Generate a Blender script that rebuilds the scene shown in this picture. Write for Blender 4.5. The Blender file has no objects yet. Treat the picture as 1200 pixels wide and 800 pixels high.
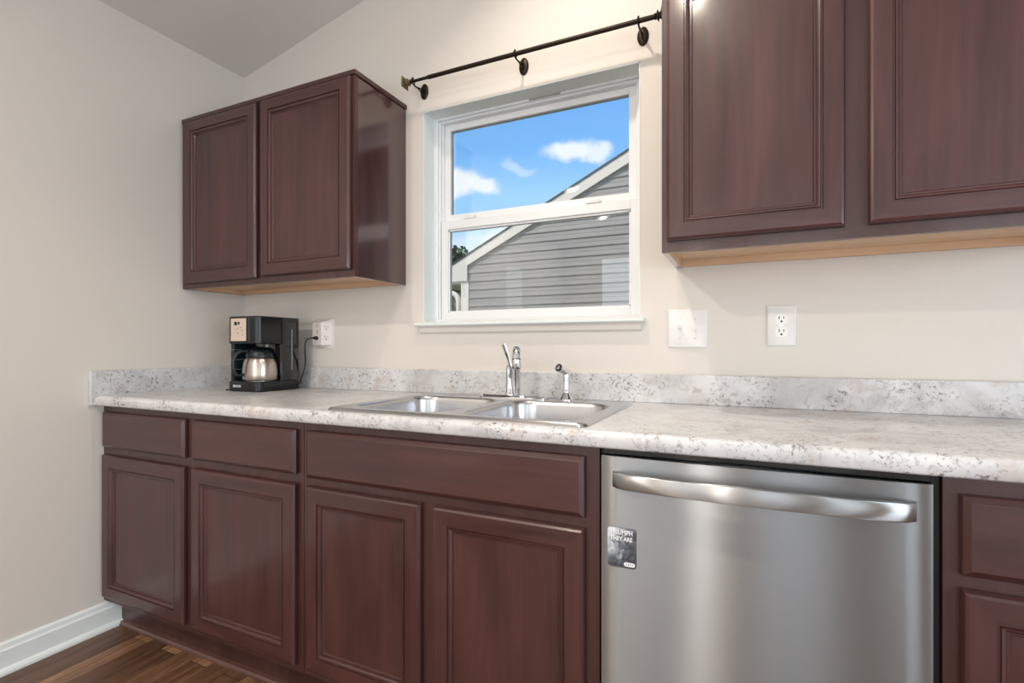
import bpy, bmesh, math, random
from mathutils import Vector, Matrix, noise
random.seed(7)
S = bpy.context.scene
C = S.collection
PI = math.pi

# ------------------------------------------------------------------ camera
cam = bpy.data.cameras.new('camera'); cam_o = bpy.data.objects.new('camera', cam); C.objects.link(cam_o)
cam.sensor_width = 36.0
cam.lens = 36.0 * 597.13 / 1200.0
cam.shift_y = 7.5 / 1200.0
cam.clip_start = 0.02
cam_o.location = (2.2829, -1.7416, 1.0957)
cam_o.rotation_euler = (PI / 2, 0, 0.4351)
S.camera = cam_o

# ------------------------------------------------------------------ view
S.view_settings.view_transform = 'Standard'
S.view_settings.look = 'None'
S.view_settings.gamma = 1.0
S.view_settings.use_curve_mapping = False
S.view_settings.exposure = 0.06
try:
    S.cycles.use_denoising = True
    S.cycles.max_bounces = 10
    S.cycles.diffuse_bounces = 5
    S.cycles.transparent_max_bounces = 12
    S.cycles.caustics_reflective = False
    S.cycles.caustics_refractive = False
    S.cycles.sample_clamp_indirect = 6.0
except Exception:
    pass

# ------------------------------------------------------------------ node helper
class NT:
    def __init__(self, tree):
        self.t = tree; tree.nodes.clear()
    def n(self, kind, _in=None, **attrs):
        nd = self.t.nodes.new(kind)
        for k, v in attrs.items(): setattr(nd, k, v)
        for k, v in (_in or {}).items():
            s = nd.inputs[k]
            if hasattr(v, 'is_linked') or isinstance(v, bpy.types.NodeSocket): self.t.links.new(v, s)
            else: s.default_value = v
        return nd
    def math(self, op, a, b=0.0, clamp=False):
        return self.n('ShaderNodeMath', {0: a, 1: b}, operation=op, use_clamp=clamp).outputs[0]
    def mix(self, fac, a, b, mode='MIX'):
        nd = self.n('ShaderNodeMix', data_type='RGBA', blend_type=mode)
        for i, v in ((0, fac), (6, a), (7, b)):
            if isinstance(v, bpy.types.NodeSocket): self.t.links.new(v, nd.inputs[i])
            else: nd.inputs[i].default_value = v
        return nd.outputs[2]
    def ramp(self, fac, stops, interp='LINEAR'):
        nd = self.n('ShaderNodeValToRGB', {0: fac})
        nd.color_ramp.interpolation = interp
        el = nd.color_ramp.elements
        while len(el) < len(stops): el.new(0.5)
        for e, (p, c) in zip(el, stops):
            e.position = p; e.color = c if len(c) == 4 else (*c, 1)
        return nd.outputs[0]

def rgb(r, g, b):
    f = lambda c: (c / 255 / 12.92) if c / 255 <= 0.04045 else ((c / 255 + 0.055) / 1.055) ** 2.4
    return (f(r), f(g), f(b), 1)

# ------------------------------------------------------------------ world: blue sky with a few small clouds
W = bpy.data.worlds.new('sky'); S.world = W; W.use_nodes = True
SKY_STRENGTH = 1.18
def build_sky():
    g = NT(W.node_tree)
    tc = g.n('ShaderNodeTexCoord').outputs['Generated']
    sep = g.n('ShaderNodeSeparateXYZ', {0: tc})
    z = sep.outputs[2]
    base = g.ramp(z, [(0.0, rgb(214, 232, 248)), (0.20, rgb(168, 208, 247)), (0.29, rgb(150, 203, 252)),
                      (0.36, rgb(112, 177, 242)), (0.8, rgb(70, 130, 215))])
    wob = g.n('ShaderNodeTexNoise', {'Vector': tc, 'Scale': 11.0, 'Detail': 6.0, 'Roughness': 0.6})
    wv = g.n('ShaderNodeVectorMath', {0: wob.outputs['Color'], 1: (0.5, 0.5, 0.5)}, operation='SUBTRACT').outputs[0]
    wv = g.n('ShaderNodeVectorMath', {0: wv, 3: 0.075}, operation='SCALE').outputs[0]
    p = g.n('ShaderNodeVectorMath', {0: tc, 1: wv}, operation='ADD').outputs[0]
    blobs = [((-0.492, 0.815, 0.297), 0.055, 0.030, 1.0), ((-0.452, 0.84, 0.294), 0.035, 0.016, 0.9),
             ((-0.292, 0.885, 0.362), 0.062, 0.022, 0.9), ((-0.245, 0.903, 0.356), 0.035, 0.018, 0.8),
             ((-0.385, 0.86, 0.334), 0.035, 0.012, 0.35),
             ((-0.40, 0.89, 0.205), 0.10, 0.035, 0.75), ((-0.47, 0.86, 0.19), 0.09, 0.04, 0.5),
             ((0.5, 0.7, 0.45), 0.22, 0.08, 0.8), ((-0.2, -0.85, 0.42), 0.30, 0.10, 0.8), ((0.8, -0.4, 0.4), 0.25, 0.08, 0.8)]
    tot = None
    for (c, a, b, op) in blobs:
        d = g.n('ShaderNodeVectorMath', {0: p, 1: c}, operation='SUBTRACT').outputs[0]
        d = g.n('ShaderNodeVectorMath', {0: d, 1: (1 / a, 1 / a, 1 / b)}, operation='MULTIPLY').outputs[0]
        l = g.n('ShaderNodeVectorMath', {0: d}, operation='LENGTH').outputs['Value']
        m = g.math('MULTIPLY', g.n('ShaderNodeMapRange', {0: l, 1: 1.15, 2: 0.45, 3: 0.0, 4: 1.0}, interpolation_type='SMOOTHSTEP').outputs[0], op)
        tot = m if tot is None else g.math('MAXIMUM', tot, m)
    col = g.mix(tot, base, rgb(240, 244, 250))
    bg = g.n('ShaderNodeBackground', {'Color': col, 'Strength': SKY_STRENGTH})
    g.n('ShaderNodeOutputWorld', {'Surface': bg.outputs[0]})
build_sky()

# ------------------------------------------------------------------ lights
def area(name, loc, rot, sx, sy, power, col, spread=PI):
    l = bpy.data.lights.new(name, 'AREA'); l.shape = 'RECTANGLE'; l.size = sx; l.size_y = sy
    l.energy = power; l.color = col; l.spread = spread
    o = bpy.data.objects.new(name, l); C.objects.link(o); o.location = loc; o.rotation_euler = rot
    return o
sun = bpy.data.lights.new('sun', 'SUN'); sun.energy = 3.1; sun.angle = 0.01; sun.color = (1, .95, .88)
sun_o = bpy.data.objects.new('sun', sun); C.objects.link(sun_o)
sun_o.rotation_euler = Vector((0.45, 0.62, -0.9)).to_track_quat('-Z', 'Y').to_euler()

ROOM_X, ROOM_Y = 5.4, -4.6          # right wall, wall behind the camera
DAY = (0.80, 0.91, 1.0)
# added daylight-coloured fill (right wall, behind the camera), then sidelight and side window
area('right_wall_fill', (ROOM_X - 0.02, -2.6, 1.1), (0, PI / 2, 0), 2.0, 2.2, 78, DAY)  # added fill that brightens the left wall; no door is built here
for wx, ww, wp in ((1.0, .9, 12), (2.72, .75, 11), (4.25, .95, 16)):      # three unseen fill panels, added for frontal light and streaks on the dishwasher
    area('rear_wall_fill', (wx, ROOM_Y + 0.02, 1.2), (PI / 2, 0, 0), ww, 2.1, wp, DAY)
area('sidelight_daylight', (1.79, ROOM_Y + 0.02, 1.15), (PI / 2, 0, 0), 0.12, 1.9, 15, (1, .95, .9))
area('side_window_daylight', (0.02, -3.0, 1.72), (0, -PI / 2, 0), 0.45, 0.40, 0.35, DAY)

# ------------------------------------------------------------------ materials
def M(name, col, rough=0.5, metal=0.0, **kw):
    m = bpy.data.materials.new(name); m.use_nodes = True
    g = NT(m.node_tree)
    b = g.n('ShaderNodeBsdfPrincipled')
    b.inputs['Base Color'].default_value = col if len(col) == 4 else (*col, 1)
    b.inputs['Roughness'].default_value = rough; b.inputs['Metallic'].default_value = metal
    for k, v in kw.items(): b.inputs[k.replace('_', ' ')].default_value = v
    g.n('ShaderNodeOutputMaterial', {'Surface': b.outputs[0]})
    return m

def paint(name, col, rough=0.6, bump=0.06, scale=260):
    m = bpy.data.materials.new(name); m.use_nodes = True
    g = NT(m.node_tree)
    co = g.n('ShaderNodeTexCoord').outputs['Object']
    nz = g.n('ShaderNodeTexNoise', {'Vector': co, 'Scale': scale, 'Detail': 3.0})
    bp = g.n('ShaderNodeBump', {'Height': nz.outputs[0], 'Strength': bump, 'Distance': 0.002})
    b = g.n('ShaderNodeBsdfPrincipled', {'Base Color': col, 'Roughness': rough, 'Normal': bp.outputs[0]})
    g.n('ShaderNodeOutputMaterial', {'Surface': b.outputs[0]})
    return m

def wood(name, dark, light, axis, rough=0.38, coat=0.35, fine=1.0):
    """stained cabinet wood with the grain running along axis"""
    m = bpy.data.materials.new(name); m.use_nodes = True
    g = NT(m.node_tree)
    co = g.n('ShaderNodeTexCoord').outputs['Object']
    sc = [38.0, 38.0, 38.0]; sc['xyz'.index(axis)] = 2.2
    mp = g.n('ShaderNodeMapping', {'Vector': co, 'Scale': sc}).outputs[0]
    n1 = g.n('ShaderNodeTexNoise', {'Vector': mp, 'Scale': 1.0, 'Detail': 6.0, 'Roughness': 0.65, 'Distortion': 0.6})
    sc2 = [8.0, 8.0, 8.0]; sc2['xyz'.index(axis)] = 1.6
    mp2 = g.n('ShaderNodeMapping', {'Vector': co, 'Scale': sc2}).outputs[0]
    n2 = g.n('ShaderNodeTexNoise', {'Vector': mp2, 'Scale': 1.0, 'Detail': 3.0, 'Distortion': 1.2})
    f = g.math('ADD', g.math('MULTIPLY', n1.outputs[0], 0.55), g.math('MULTIPLY', n2.outputs[0], 0.45))
    col = g.ramp(f, [(0.32, dark), (0.68, light)])
    sc3 = [240.0] * 3; sc3['xyz'.index(axis)] = 6.0
    mp3 = g.n('ShaderNodeMapping', {'Vector': co, 'Scale': sc3}).outputs[0]
    n3 = g.n('ShaderNodeTexNoise', {'Vector': mp3, 'Scale': 1.0, 'Detail': 2.0})
    bp = g.n('ShaderNodeBump', {'Height': n3.outputs[0], 'Strength': 0.08 * fine, 'Distance': 0.001})
    rr = g.n('ShaderNodeMapRange', {0: n2.outputs[0], 1: 0.3, 2: 0.7, 3: rough - 0.05, 4: rough + 0.08}).outputs[0]
    b = g.n('ShaderNodeBsdfPrincipled', {'Base Color': col, 'Roughness': rr, 'Coat Weight': coat, 'Coat Roughness': 0.13, 'Coat IOR': 1.6, 'Normal': bp.outputs[0]})
    g.n('ShaderNodeOutputMaterial', {'Surface': b.outputs[0]})
    return m

WD, WL = rgb(47, 23, 22), rgb(78, 43, 41)
wood_v = wood('cherry_stain_vertical', WD, WL, 'z')
wood_h = wood('cherry_stain_horizontal', WD, WL, 'x')
wood_side = wood('cherry_stain_side', WD, WL, 'z', rough=0.2, coat=0.9)
wood_frame = wood('cherry_stain_frame', rgb(46, 23, 21), rgb(74, 41, 37), 'z', rough=0.42)
maple_raw = wood('raw_maple_underside', rgb(196, 160, 128), rgb(216, 186, 156), 'x', rough=0.55, coat=0.0)
wall_paint = paint('warm_wall_paint', rgb(215, 210, 204), 0.62)
ceil_paint = paint('ceiling_paint', rgb(218, 215, 212), 0.8, 0.15, 120)
trim_paint = M('white_trim_paint', rgb(224, 231, 231), 0.35)
vinyl = M('white_vinyl', rgb(224, 228, 231), 0.3)
white_plastic = M('white_plastic', rgb(228, 228, 228), 0.35)
slot_dark = M('slot_dark', rgb(22, 22, 24), 0.6)
black_plastic = M('black_plastic', rgb(10, 18, 22), 0.33)
black_gloss = M('black_gloss', rgb(9, 13, 15), 0.12, Coat_Weight=0.4)
black_matte = M('black_matte', rgb(9, 9, 10), 0.55)
cord_black = M('cord_black', rgb(14, 14, 15), 0.45)
bronze = M('oil_rubbed_bronze', rgb(46, 38, 32), 0.42, 0.85)
bronze_hi = M('aged_brass_bronze', rgb(104, 92, 66), 0.42, 0.85)
chrome = M('chrome', rgb(226, 227, 230), 0.08, 1.0)
sink_steel = M('satin_sink_steel', rgb(196, 196, 198), 0.24, 1.0)
lens_white = bpy.data.materials.new('lamp_lens'); lens_white.use_nodes = True
_g = NT(lens_white.node_tree)
_g.n('ShaderNodeOutputMaterial', {'Surface': _g.n('ShaderNodeEmission', {'Color': (1, .86, .66, 1), 'Strength': 9.0}).outputs[0]})

def brushed(name, col, rough, aniso, axis_scale):
    m = bpy.data.materials.new(name); m.use_nodes = True
    g = NT(m.node_tree)
    co = g.n('ShaderNodeTexCoord').outputs['Object']
    mp = g.n('ShaderNodeMapping', {'Vector': co, 'Scale': axis_scale}).outputs[0]
    nz = g.n('ShaderNodeTexNoise', {'Vector': mp, 'Scale': 1.0, 'Detail': 3.0})
    rr = g.n('ShaderNodeMapRange', {0: nz.outputs[0], 1: 0.3, 2: 0.7, 3: rough - 0.002, 4: rough + 0.002}).outputs[0]
    tg = g.n('ShaderNodeTangent', direction_type='RADIAL', axis='Z')
    b = g.n('ShaderNodeBsdfPrincipled', {'Base Color': col, 'Metallic': 1.0, 'Roughness': rr, 'Anisotropic': aniso, 'Anisotropic Rotation': 0.25, 'Tangent': tg.outputs[0]})
    g.n('ShaderNodeOutputMaterial', {'Surface': b.outputs[0]})
    return m
steel_door = brushed('brushed_steel', rgb(156, 159, 162), 0.33, 1.0, (3, 3, 700))
steel_handle = brushed('brushed_steel_handle', rgb(176, 178, 180), 0.33, 1.0, (4, 4, 500))
steel_carafe = brushed('carafe_steel', rgb(190, 182, 174), 0.30, 0.6, (6, 6, 600))

def laminate():
    m = bpy.data.materials.new('granite_look_laminate'); m.use_nodes = True
    g = NT(m.node_tree)
    co = g.n('ShaderNodeTexCoord').outputs['Object']
    big = g.n('ShaderNodeTexNoise', {'Vector': co, 'Scale': 5.0, 'Detail': 6.0, 'Roughness': 0.6, 'Distortion': 1.0})
    base = g.ramp(big.outputs[0], [(0.30, rgb(178, 178, 180)), (0.48, rgb(203, 204, 207)), (0.70, rgb(219, 221, 224))])
    mid = g.n('ShaderNodeTexNoise', {'Vector': co, 'Scale': 26.0, 'Detail': 8.0, 'Roughness': 0.72, 'Distortion': 1.4})
    f1 = g.ramp(mid.outputs[0], [(0.53, (0, 0, 0)), (0.64, (1, 1, 1))])
    c = g.mix(g.math('MULTIPLY', f1, 0.55), base, rgb(150, 146, 146))
    # dark mineral flecks gathered in drifts
    patch = g.n('ShaderNodeTexNoise', {'Vector': co, 'Scale': 9.0, 'Detail': 3.0, 'Distortion': 0.8})
    pm = g.ramp(patch.outputs[0], [(0.44, (0, 0, 0)), (0.60, (1, 1, 1))])
    fl = g.n('ShaderNodeTexNoise', {'Vector': co, 'Scale': 100.0, 'Detail': 5.0, 'Roughness': 0.68, 'Distortion': 0.7})
    fm = g.ramp(fl.outputs[0], [(0.54, (0, 0, 0)), (0.61, (1, 1, 1))])
    c = g.mix(g.math('MULTIPLY', g.math('MULTIPLY', pm, fm), 0.82), c, rgb(92, 84, 83))
    tan = g.n('ShaderNodeTexNoise', {'Vector': co, 'Scale': 14.0, 'Detail': 5.0, 'Distortion': 0.5, 'W': 3.0}, noise_dimensions='4D')
    tm = g.ramp(tan.outputs[0], [(0.58, (0, 0, 0)), (0.70, (1, 1, 1))])
    c = g.mix(g.math('MULTIPLY', tm, 0.32), c, rgb(172, 145, 126))
    b = g.n('ShaderNodeBsdfPrincipled', {'Base Color': c, 'Roughness': 0.3, 'Specular IOR Level': 0.5})
    g.n('ShaderNodeOutputMaterial', {'Surface': b.outputs[0]})
    return m
laminate_m = laminate()

def plank_floor():
    m = bpy.data.materials.new('dark_plank_floor'); m.use_nodes = True
    g = NT(m.node_tree)
    co = g.n('ShaderNodeTexCoord').outputs['Object']
    rot = g.n('ShaderNodeMapping', {'Vector': co, 'Rotation': (0, 0, PI / 2)}).outputs[0]
    br = g.n('ShaderNodeTexBrick', {'Vector': rot, 'Color1': (0.15, 0.15, 0.15, 1), 'Color2': (0.95, 0.95, 0.95, 1), 'Mortar': (0, 0, 0, 1), 'Scale': 1.0,
              'Mortar Size': 0.0012, 'Mortar Smooth': 0.1, 'Bias': 0.0, 'Brick Width': 0.95, 'Row Height': 0.085}, offset=0.37)
    mp = g.n('ShaderNodeMapping', {'Vector': co, 'Scale': (45, 2.4, 1)}).outputs[0]
    off = g.n('ShaderNodeVectorMath', {0: mp, 1: br.outputs['Color']}, operation='ADD').outputs[0]
    gr = g.n('ShaderNodeTexNoise', {'Vector': off, 'Scale': 1.0, 'Detail': 6.0, 'Roughness': 0.65, 'Distortion': 0.8})
    f = g.math('ADD', g.math('MULTIPLY', gr.outputs[0], 0.6), g.math('MULTIPLY', br.outputs['Color'], 0.32))
    c = g.ramp(f, [(0.25, rgb(52, 34, 25)), (0.48, rgb(112, 80, 60)), (0.70, rgb(182, 144, 110))])
    c = g.mix(g.math('MULTIPLY', br.outputs['Fac'], 0.8), c, rgb(24, 14, 10))
    b = g.n('ShaderNodeBsdfPrincipled', {'Base Color': c, 'Roughness': 0.42})
    g.n('ShaderNodeOutputMaterial', {'Surface': b.outputs[0]})
    return m

def glass_mat():
    m = bpy.data.materials.new('window_glass'); m.use_nodes = True
    g = NT(m.node_tree)
    fr = g.n('ShaderNodeFresnel', {'IOR': 1.5}).outputs[0]
    fr = g.math('MULTIPLY', fr, 1.2, clamp=True)
    t = g.n('ShaderNodeBsdfTransparent', {'Color': (0.97, 0.985, 0.98, 1)})
    r = g.n('ShaderNodeBsdfGlossy', {'Color': (1, 1, 1, 1), 'Roughness': 0.0})
    mx = g.n('ShaderNodeMixShader', {0: fr, 1: t.outputs[0], 2: r.outputs[0]})
    g.n('ShaderNodeOutputMaterial', {'Surface': mx.outputs[0]})
    return m
glass_m = glass_mat()

# ------------------------------------------------------------------ geometry helpers
def nb(): return bmesh.new()
def box(bm, x0, x1, y0, y1, z0, z1, bev=0.0, seg=2):
    r = bmesh.ops.create_cube(bm, size=1.0)
    vs = r['verts']
    bmesh.ops.scale(bm, vec=(x1 - x0, y1 - y0, z1 - z0), verts=vs)
    bmesh.ops.translate(bm, vec=((x0 + x1) / 2, (y0 + y1) / 2, (z0 + z1) / 2), verts=vs)
    if bev > 0:
        es = list({e for v in vs for e in v.link_edges})
        bmesh.ops.bevel(bm, geom=es, offset=bev, segments=seg, affect='EDGES', profile=0.5)
    return bm
def prism(bm, pts, fn, a, b):
    """polygon pts (2-D) extruded between a and b; fn(p, q, t) -> 3-D point"""
    va = [bm.verts.new(fn(p, q, a)) for p, q in pts]
    vb = [bm.verts.new(fn(p, q, b)) for p, q in pts]
    n = len(pts)
    bm.faces.new(va); bm.faces.new(vb[::-1])
    for i in range(n): bm.faces.new((va[i], vb[i], vb[(i + 1) % n], va[(i + 1) % n]))
    return bm
def ex_y(p, q, t): return (p, t, q)      # outline in x,z
def ex_x(p, q, t): return (t, p, q)      # outline in y,z
def ex_z(p, q, t): return (p, q, t)      # outline in x,y
def lathe(bm, prof, loc=(0, 0, 0), axis=(0, 0, 1), seg=28, cap=True):
    """prof = [(radius, height)] along axis"""
    q = Vector((0, 0, 1)).rotation_difference(Vector(axis).normalized()).to_matrix()
    L = Vector(loc); rings = []
    for r, h in prof:
        rings.append([bm.verts.new(L + q @ Vector((r * math.cos(2 * PI * i / seg), r * math.sin(2 * PI * i / seg), h))) for i in range(seg)])
    for a, b in zip(rings, rings[1:]):
        for i in range(seg): bm.faces.new((a[i], a[(i + 1) % seg], b[(i + 1) % seg], b[i]))
    if cap:
        bm.faces.new(rings[0][::-1]); bm.faces.new(rings[-1])
    return bm
def spline(pts, n=8):
    P = [Vector(p) for p in pts]; out = []
    for i in range(len(P) - 1):
        a, b = P[i], P[i + 1]
        p0 = P[i - 1] if i else a * 2 - b
        p3 = P[i + 2] if i + 2 < len(P) else b * 2 - a
        for k in range(n):
            t = k / n
            out.append(0.5 * ((2 * a) + (b - p0) * t + (2 * p0 - 5 * a + 4 * b - p3) * t * t + (3 * a - p0 - 3 * b + p3) * t ** 3))
    out.append(P[-1]); return out
def tube(bm, pts, rad, seg=12, flat=1.0):
    """swept tube; rad number or per-point list; flat squashes across the frame normal"""
    P = [Vector(p) for p in pts]; n = len(P)
    R = rad if isinstance(rad, (list, tuple)) else [rad] * n
    T = [(P[min(i + 1, n - 1)] - P[max(i - 1, 0)]).normalized() for i in range(n)]
    up = Vector((0, 0, 1)) if abs(T[0].z) < 0.9 else Vector((0, 1, 0))
    N = (up - T[0] * up.dot(T[0])).normalized(); rings = []
    for i in range(n):
        if i:
            N = (N - T[i] * N.dot(T[i])).normalized()
        B = T[i].cross(N)
        rings.append([bm.verts.new(P[i] + (N * math.cos(2 * PI * k / seg) * flat + B * math.sin(2 * PI * k / seg)) * R[i]) for k in range(seg)])
    for a, b in zip(rings, rings[1:]):
        for i in range(seg): bm.faces.new((a[i], a[(i + 1) % seg], b[(i + 1) % seg], b[i]))
    bm.faces.new(rings[0][::-1]); bm.faces.new(rings[-1])
    return bm
def rrect(x0, x1, y0, y1, r, seg=8):
    pts = []
    for cx, cy, a0 in ((x1 - r, y1 - r, 0), (x0 + r, y1 - r, PI / 2), (x0 + r, y0 + r, PI), (x1 - r, y0 + r, 3 * PI / 2)):
        for k in range(seg + 1):
            a = a0 + PI / 2 * k / seg
            pts.append((cx + r * math.cos(a), cy + r * math.sin(a)))
    return pts
def loops(bm, rings, cap0=False, cap1=False):
    V = [[bm.verts.new(p) for p in r] for r in rings]
    n = len(V[0])
    for a, b in zip(V, V[1:]):
        for i in range(n): bm.faces.new((a[i], a[(i + 1) % n], b[(i + 1) % n], b[i]))
    if cap0: bm.faces.new(V[0][::-1])
    if cap1: bm.faces.new(V[-1])
    return V

OFF = {}
def tagit(o, label=None, cat=None, group=None, kind=None):
    if label: o['label'] = label
    if cat: o['category'] = cat
    if group: o['group'] = group
    if kind: o['kind'] = kind
    return o
def empty(name, loc, label=None, cat=None, group=None, kind=None):
    o = bpy.data.objects.new(name, None); C.objects.link(o); o.location = loc; OFF[o] = Vector(loc)
    o.empty_display_size = 0.05
    return tagit(o, label, cat, group, kind)
def obj(name, bm, mats, parent=None, smooth=False, label=None, cat=None, group=None, kind=None, angle=35):
    off = OFF[parent] if parent else Vector((0, 0, 0))
    bmesh.ops.remove_doubles(bm, verts=bm.verts, dist=1e-6)
    bmesh.ops.recalc_face_normals(bm, faces=bm.faces)
    if off.length: bmesh.ops.translate(bm, vec=-off, verts=bm.verts)
    if smooth:
        th = math.radians(angle)
        for f in bm.faces: f.smooth = True
        for e in bm.edges:
            if len(e.link_faces) == 2 and e.calc_face_angle(0) > th: e.smooth = False
    me = bpy.data.meshes.new(name); bm.to_mesh(me); bm.free()
    for m in (mats if isinstance(mats, (list, tuple)) else [mats]): me.materials.append(m)
    o = bpy.data.objects.new(name, me); C.objects.link(o)
    if parent: o.parent = parent
    OFF[o] = off
    return tagit(o, label, cat, group, kind)
def single(name, bm, mats, loc, **kw):
    """a thing that is one mesh, with its origin at loc"""
    OFF['tmp'] = Vector(loc)
    bmesh.ops.translate(bm, vec=-Vector(loc), verts=bm.verts)
    o = obj(name, bm, mats, None, **kw); o.location = loc; OFF[o] = Vector(loc)
    return o

# ------------------------------------------------------------------ room shell
RIDGE = 2.75
def ceil_z(x): return 2.44 + 0.222 * (x if x < RIDGE else 2 * RIDGE - x)
WX0, WX1, WZ0, WZ1 = 1.073, 1.951, 1.200, 2.062     # window opening
WT = 0.145                                          # wall thickness

bm = nb(); prism(bm, [(0, 0), (ROOM_X, 0), (ROOM_X, ROOM_Y), (0, ROOM_Y)], ex_z, -0.05, 0)
obj('floor', bm, plank_floor(), kind='structure')
bm = nb()
prism(bm, [(-0.15, ceil_z(-0.15)), (RIDGE, ceil_z(RIDGE)), (ROOM_X + .15, ceil_z(ROOM_X + .15)), (ROOM_X + .15, ceil_z(ROOM_X + .15) + .12), (RIDGE, ceil_z(RIDGE) + .12), (-0.15, ceil_z(-0.15) + .12)], ex_y, ROOM_Y - 0.15, WT)
obj('ceiling', bm, ceil_paint, kind='structure')
bm = nb()
prism(bm, [(-0.15, 0), (WX0, 0), (WX0, ceil_z(WX0)), (-0.15, ceil_z(-0.15))], ex_y, 0, WT)
prism(bm, [(WX1, 0), (ROOM_X + .15, 0), (ROOM_X + .15, ceil_z(ROOM_X + .15)), (RIDGE, ceil_z(RIDGE)), (WX1, ceil_z(WX1))], ex_y, 0, WT)
prism(bm, [(WX0, 0), (WX1, 0), (WX1, WZ0), (WX0, WZ0)], ex_y, 0, WT)
prism(bm, [(WX0, WZ1), (WX1, WZ1), (WX1, ceil_z(WX1)), (WX0, ceil_z(WX0))], ex_y, 0, WT)
obj('wall_back', bm, wall_paint, kind='structure')
bm = nb(); box(bm, -0.15, 0, ROOM_Y - .15, 0, 0, 2.44); obj('wall_left', bm, wall_paint, kind='structure')
bm = nb(); box(bm, ROOM_X, ROOM_X + .15, ROOM_Y - .15, 0, 0, ceil_z(ROOM_X)); obj('wall_right', bm, wall_paint, kind='structure')
bm = nb(); prism(bm, [(0, 0), (ROOM_X, 0), (ROOM_X, ceil_z(ROOM_X)), (RIDGE, ceil_z(RIDGE)), (0, ceil_z(0))], ex_y, ROOM_Y - .15, ROOM_Y)
obj('wall_front', bm, wall_paint, kind='structure')

# baseboard along the left wall: flat board, stepped cap and shoe moulding
bm = nb()
prof = [(0, 0), (0.028, 0), (0.028, 0.008), (0.024, 0.016), (0.015, 0.021), (0.015, 0.078), (0.011, 0.084), (0.009, 0.098), (0.004, 0.104), (0, 0.104)]
va = [bm.verts.new((p, ROOM_Y, q)) for p, q in prof]; vb = [bm.verts.new((p, -0.545, q)) for p, q in prof]
for i in range(len(prof)): bm.faces.new((va[i], va[(i + 1) % len(prof)], vb[(i + 1) % len(prof)], vb[i]))
bm.faces.new(va); bm.faces.new(vb[::-1])
obj('baseboard_left', bm, trim_paint, kind='structure')

# ------------------------------------------------------------------ window (double hung, vinyl)
def ring_xz(bm, x0, x1, z0, z1, w, y0, y1, wt=None, wb=None):
    wt = w if wt is None else wt; wb = w if wb is None else wb
    box(bm, x0, x0 + w, y0, y1, z0, z1, .0015, 1); box(bm, x1 - w, x1, y0, y1, z0, z1, .0015, 1)
    box(bm, x0 + w, x1 - w, y0, y1, z1 - wt, z1, .0015, 1); box(bm, x0 + w, x1 - w, y0, y1, z0, z0 + wb, .0015, 1)
win = empty('window_1', ((WX0 + WX1) / 2, 0.07, WZ0), 'white double hung window over the sink', 'window', kind='structure')
bm = nb()   # painted reveal boards
box(bm, WX0, WX0 + .004, -0.001, .075, WZ0, WZ1); box(bm, WX1 - .004, WX1, -0.001, .075, WZ0, WZ1); box(bm, WX0, WX1, -0.001, .075, WZ1 - .004, WZ1)
obj('window_reveal', bm, trim_paint, win)
bm = nb()
ring_xz(bm, WX0, WX1, WZ0, WZ1, .020, .075, .140, .012, .012)
ring_xz(bm, WX0 + .02, WX1 - .02, WZ0 + .012, WZ1 - .012, .009, .084, .140, .010, .004)
box(bm, WX0 + .029, WX0 + .036, .098, .106, 1.62, WZ1 - .022); box(bm, WX1 - .036, WX1 - .029, .098, .106, 1.62, WZ1 - .022)
obj('window_frame', bm, vinyl, win)
bm = nb()
ring_xz(bm, 1.104, 1.921, 1.612, 2.040, .032, .108, .136, .026, .046)
us = obj('upper_sash', bm, vinyl, win)
bm = nb(); box(bm, 1.134, 1.891, .122, .125, 1.655, 2.016); obj('glass_pane', bm, glass_m, us)
bm = nb()
ring_xz(bm, 1.109, 1.932, 1.212, 1.626, .031, .079, .106, .036, .033)
for (x0, x1, z0, z1) in ((1.140, 1.146, 1.245, 1.587), (1.895, 1.901, 1.245, 1.587)): box(bm, x0, x1, .086, .104, z0, z1)
box(bm, 1.140, 1.901, .086, .104, 1.582, 1.590); box(bm, 1.140, 1.901, .086, .104, 1.245, 1.249)
ls = obj('lower_sash', bm, vinyl, win)
bm = nb(); box(bm, 1.144, 1.897, .094, .097, 1.247, 1.584); obj('glass_pane', bm, glass_m, ls)
for lx in (1.243, 1.764):
    bm = nb(); box(bm, lx - .028, lx + .028, .076, .105, 1.626, 1.634, .003); lathe(bm, [(.011, 0), (.011, .006), (.006, .009)], (lx, .088, 1.634)); box(bm, lx - .004, lx + .026, .078, .086, 1.634, 1.640, .002)
    obj('sash_lock', bm, white_plastic, ls, smooth=True)
bm = nb(); box(bm, 1.511, 1.640, .073, .0755, 2.051, 2.058); obj('vent_slot', bm, M('slot_grey', rgb(150, 152, 150), .5), win)
bm = nb()
prism(bm, [(.08, 1.197), (-.024, 1.197), (-.030, 1.193), (-.030, 1.187), (-.025, 1.183), (0, 1.183), (.08, 1.183)], ex_x, 1.047, 1.966)
obj('window_sill', bm, trim_paint, win)
bm = nb(); prism(bm, [(0, 1.183), (-.018, 1.183), (-.012, 1.174), (-.010, 1.160), (-.006, 1.155), (0, 1.155)], ex_x, 1.062, 1.956)
obj('sill_apron', bm, wall_paint, win)

# shoe moulding in front of the toe kick
bm = nb(); prism(bm, [(-.554, 0), (-.571, 0), (-.570, .006), (-.565, .013), (-.554, .017)], ex_x, .028, 1.98)
obj('trim_1', bm, wood('shoe_moulding_wood', rgb(72, 46, 41), rgb(104, 74, 66), 'x', .35), kind='structure')

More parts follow.
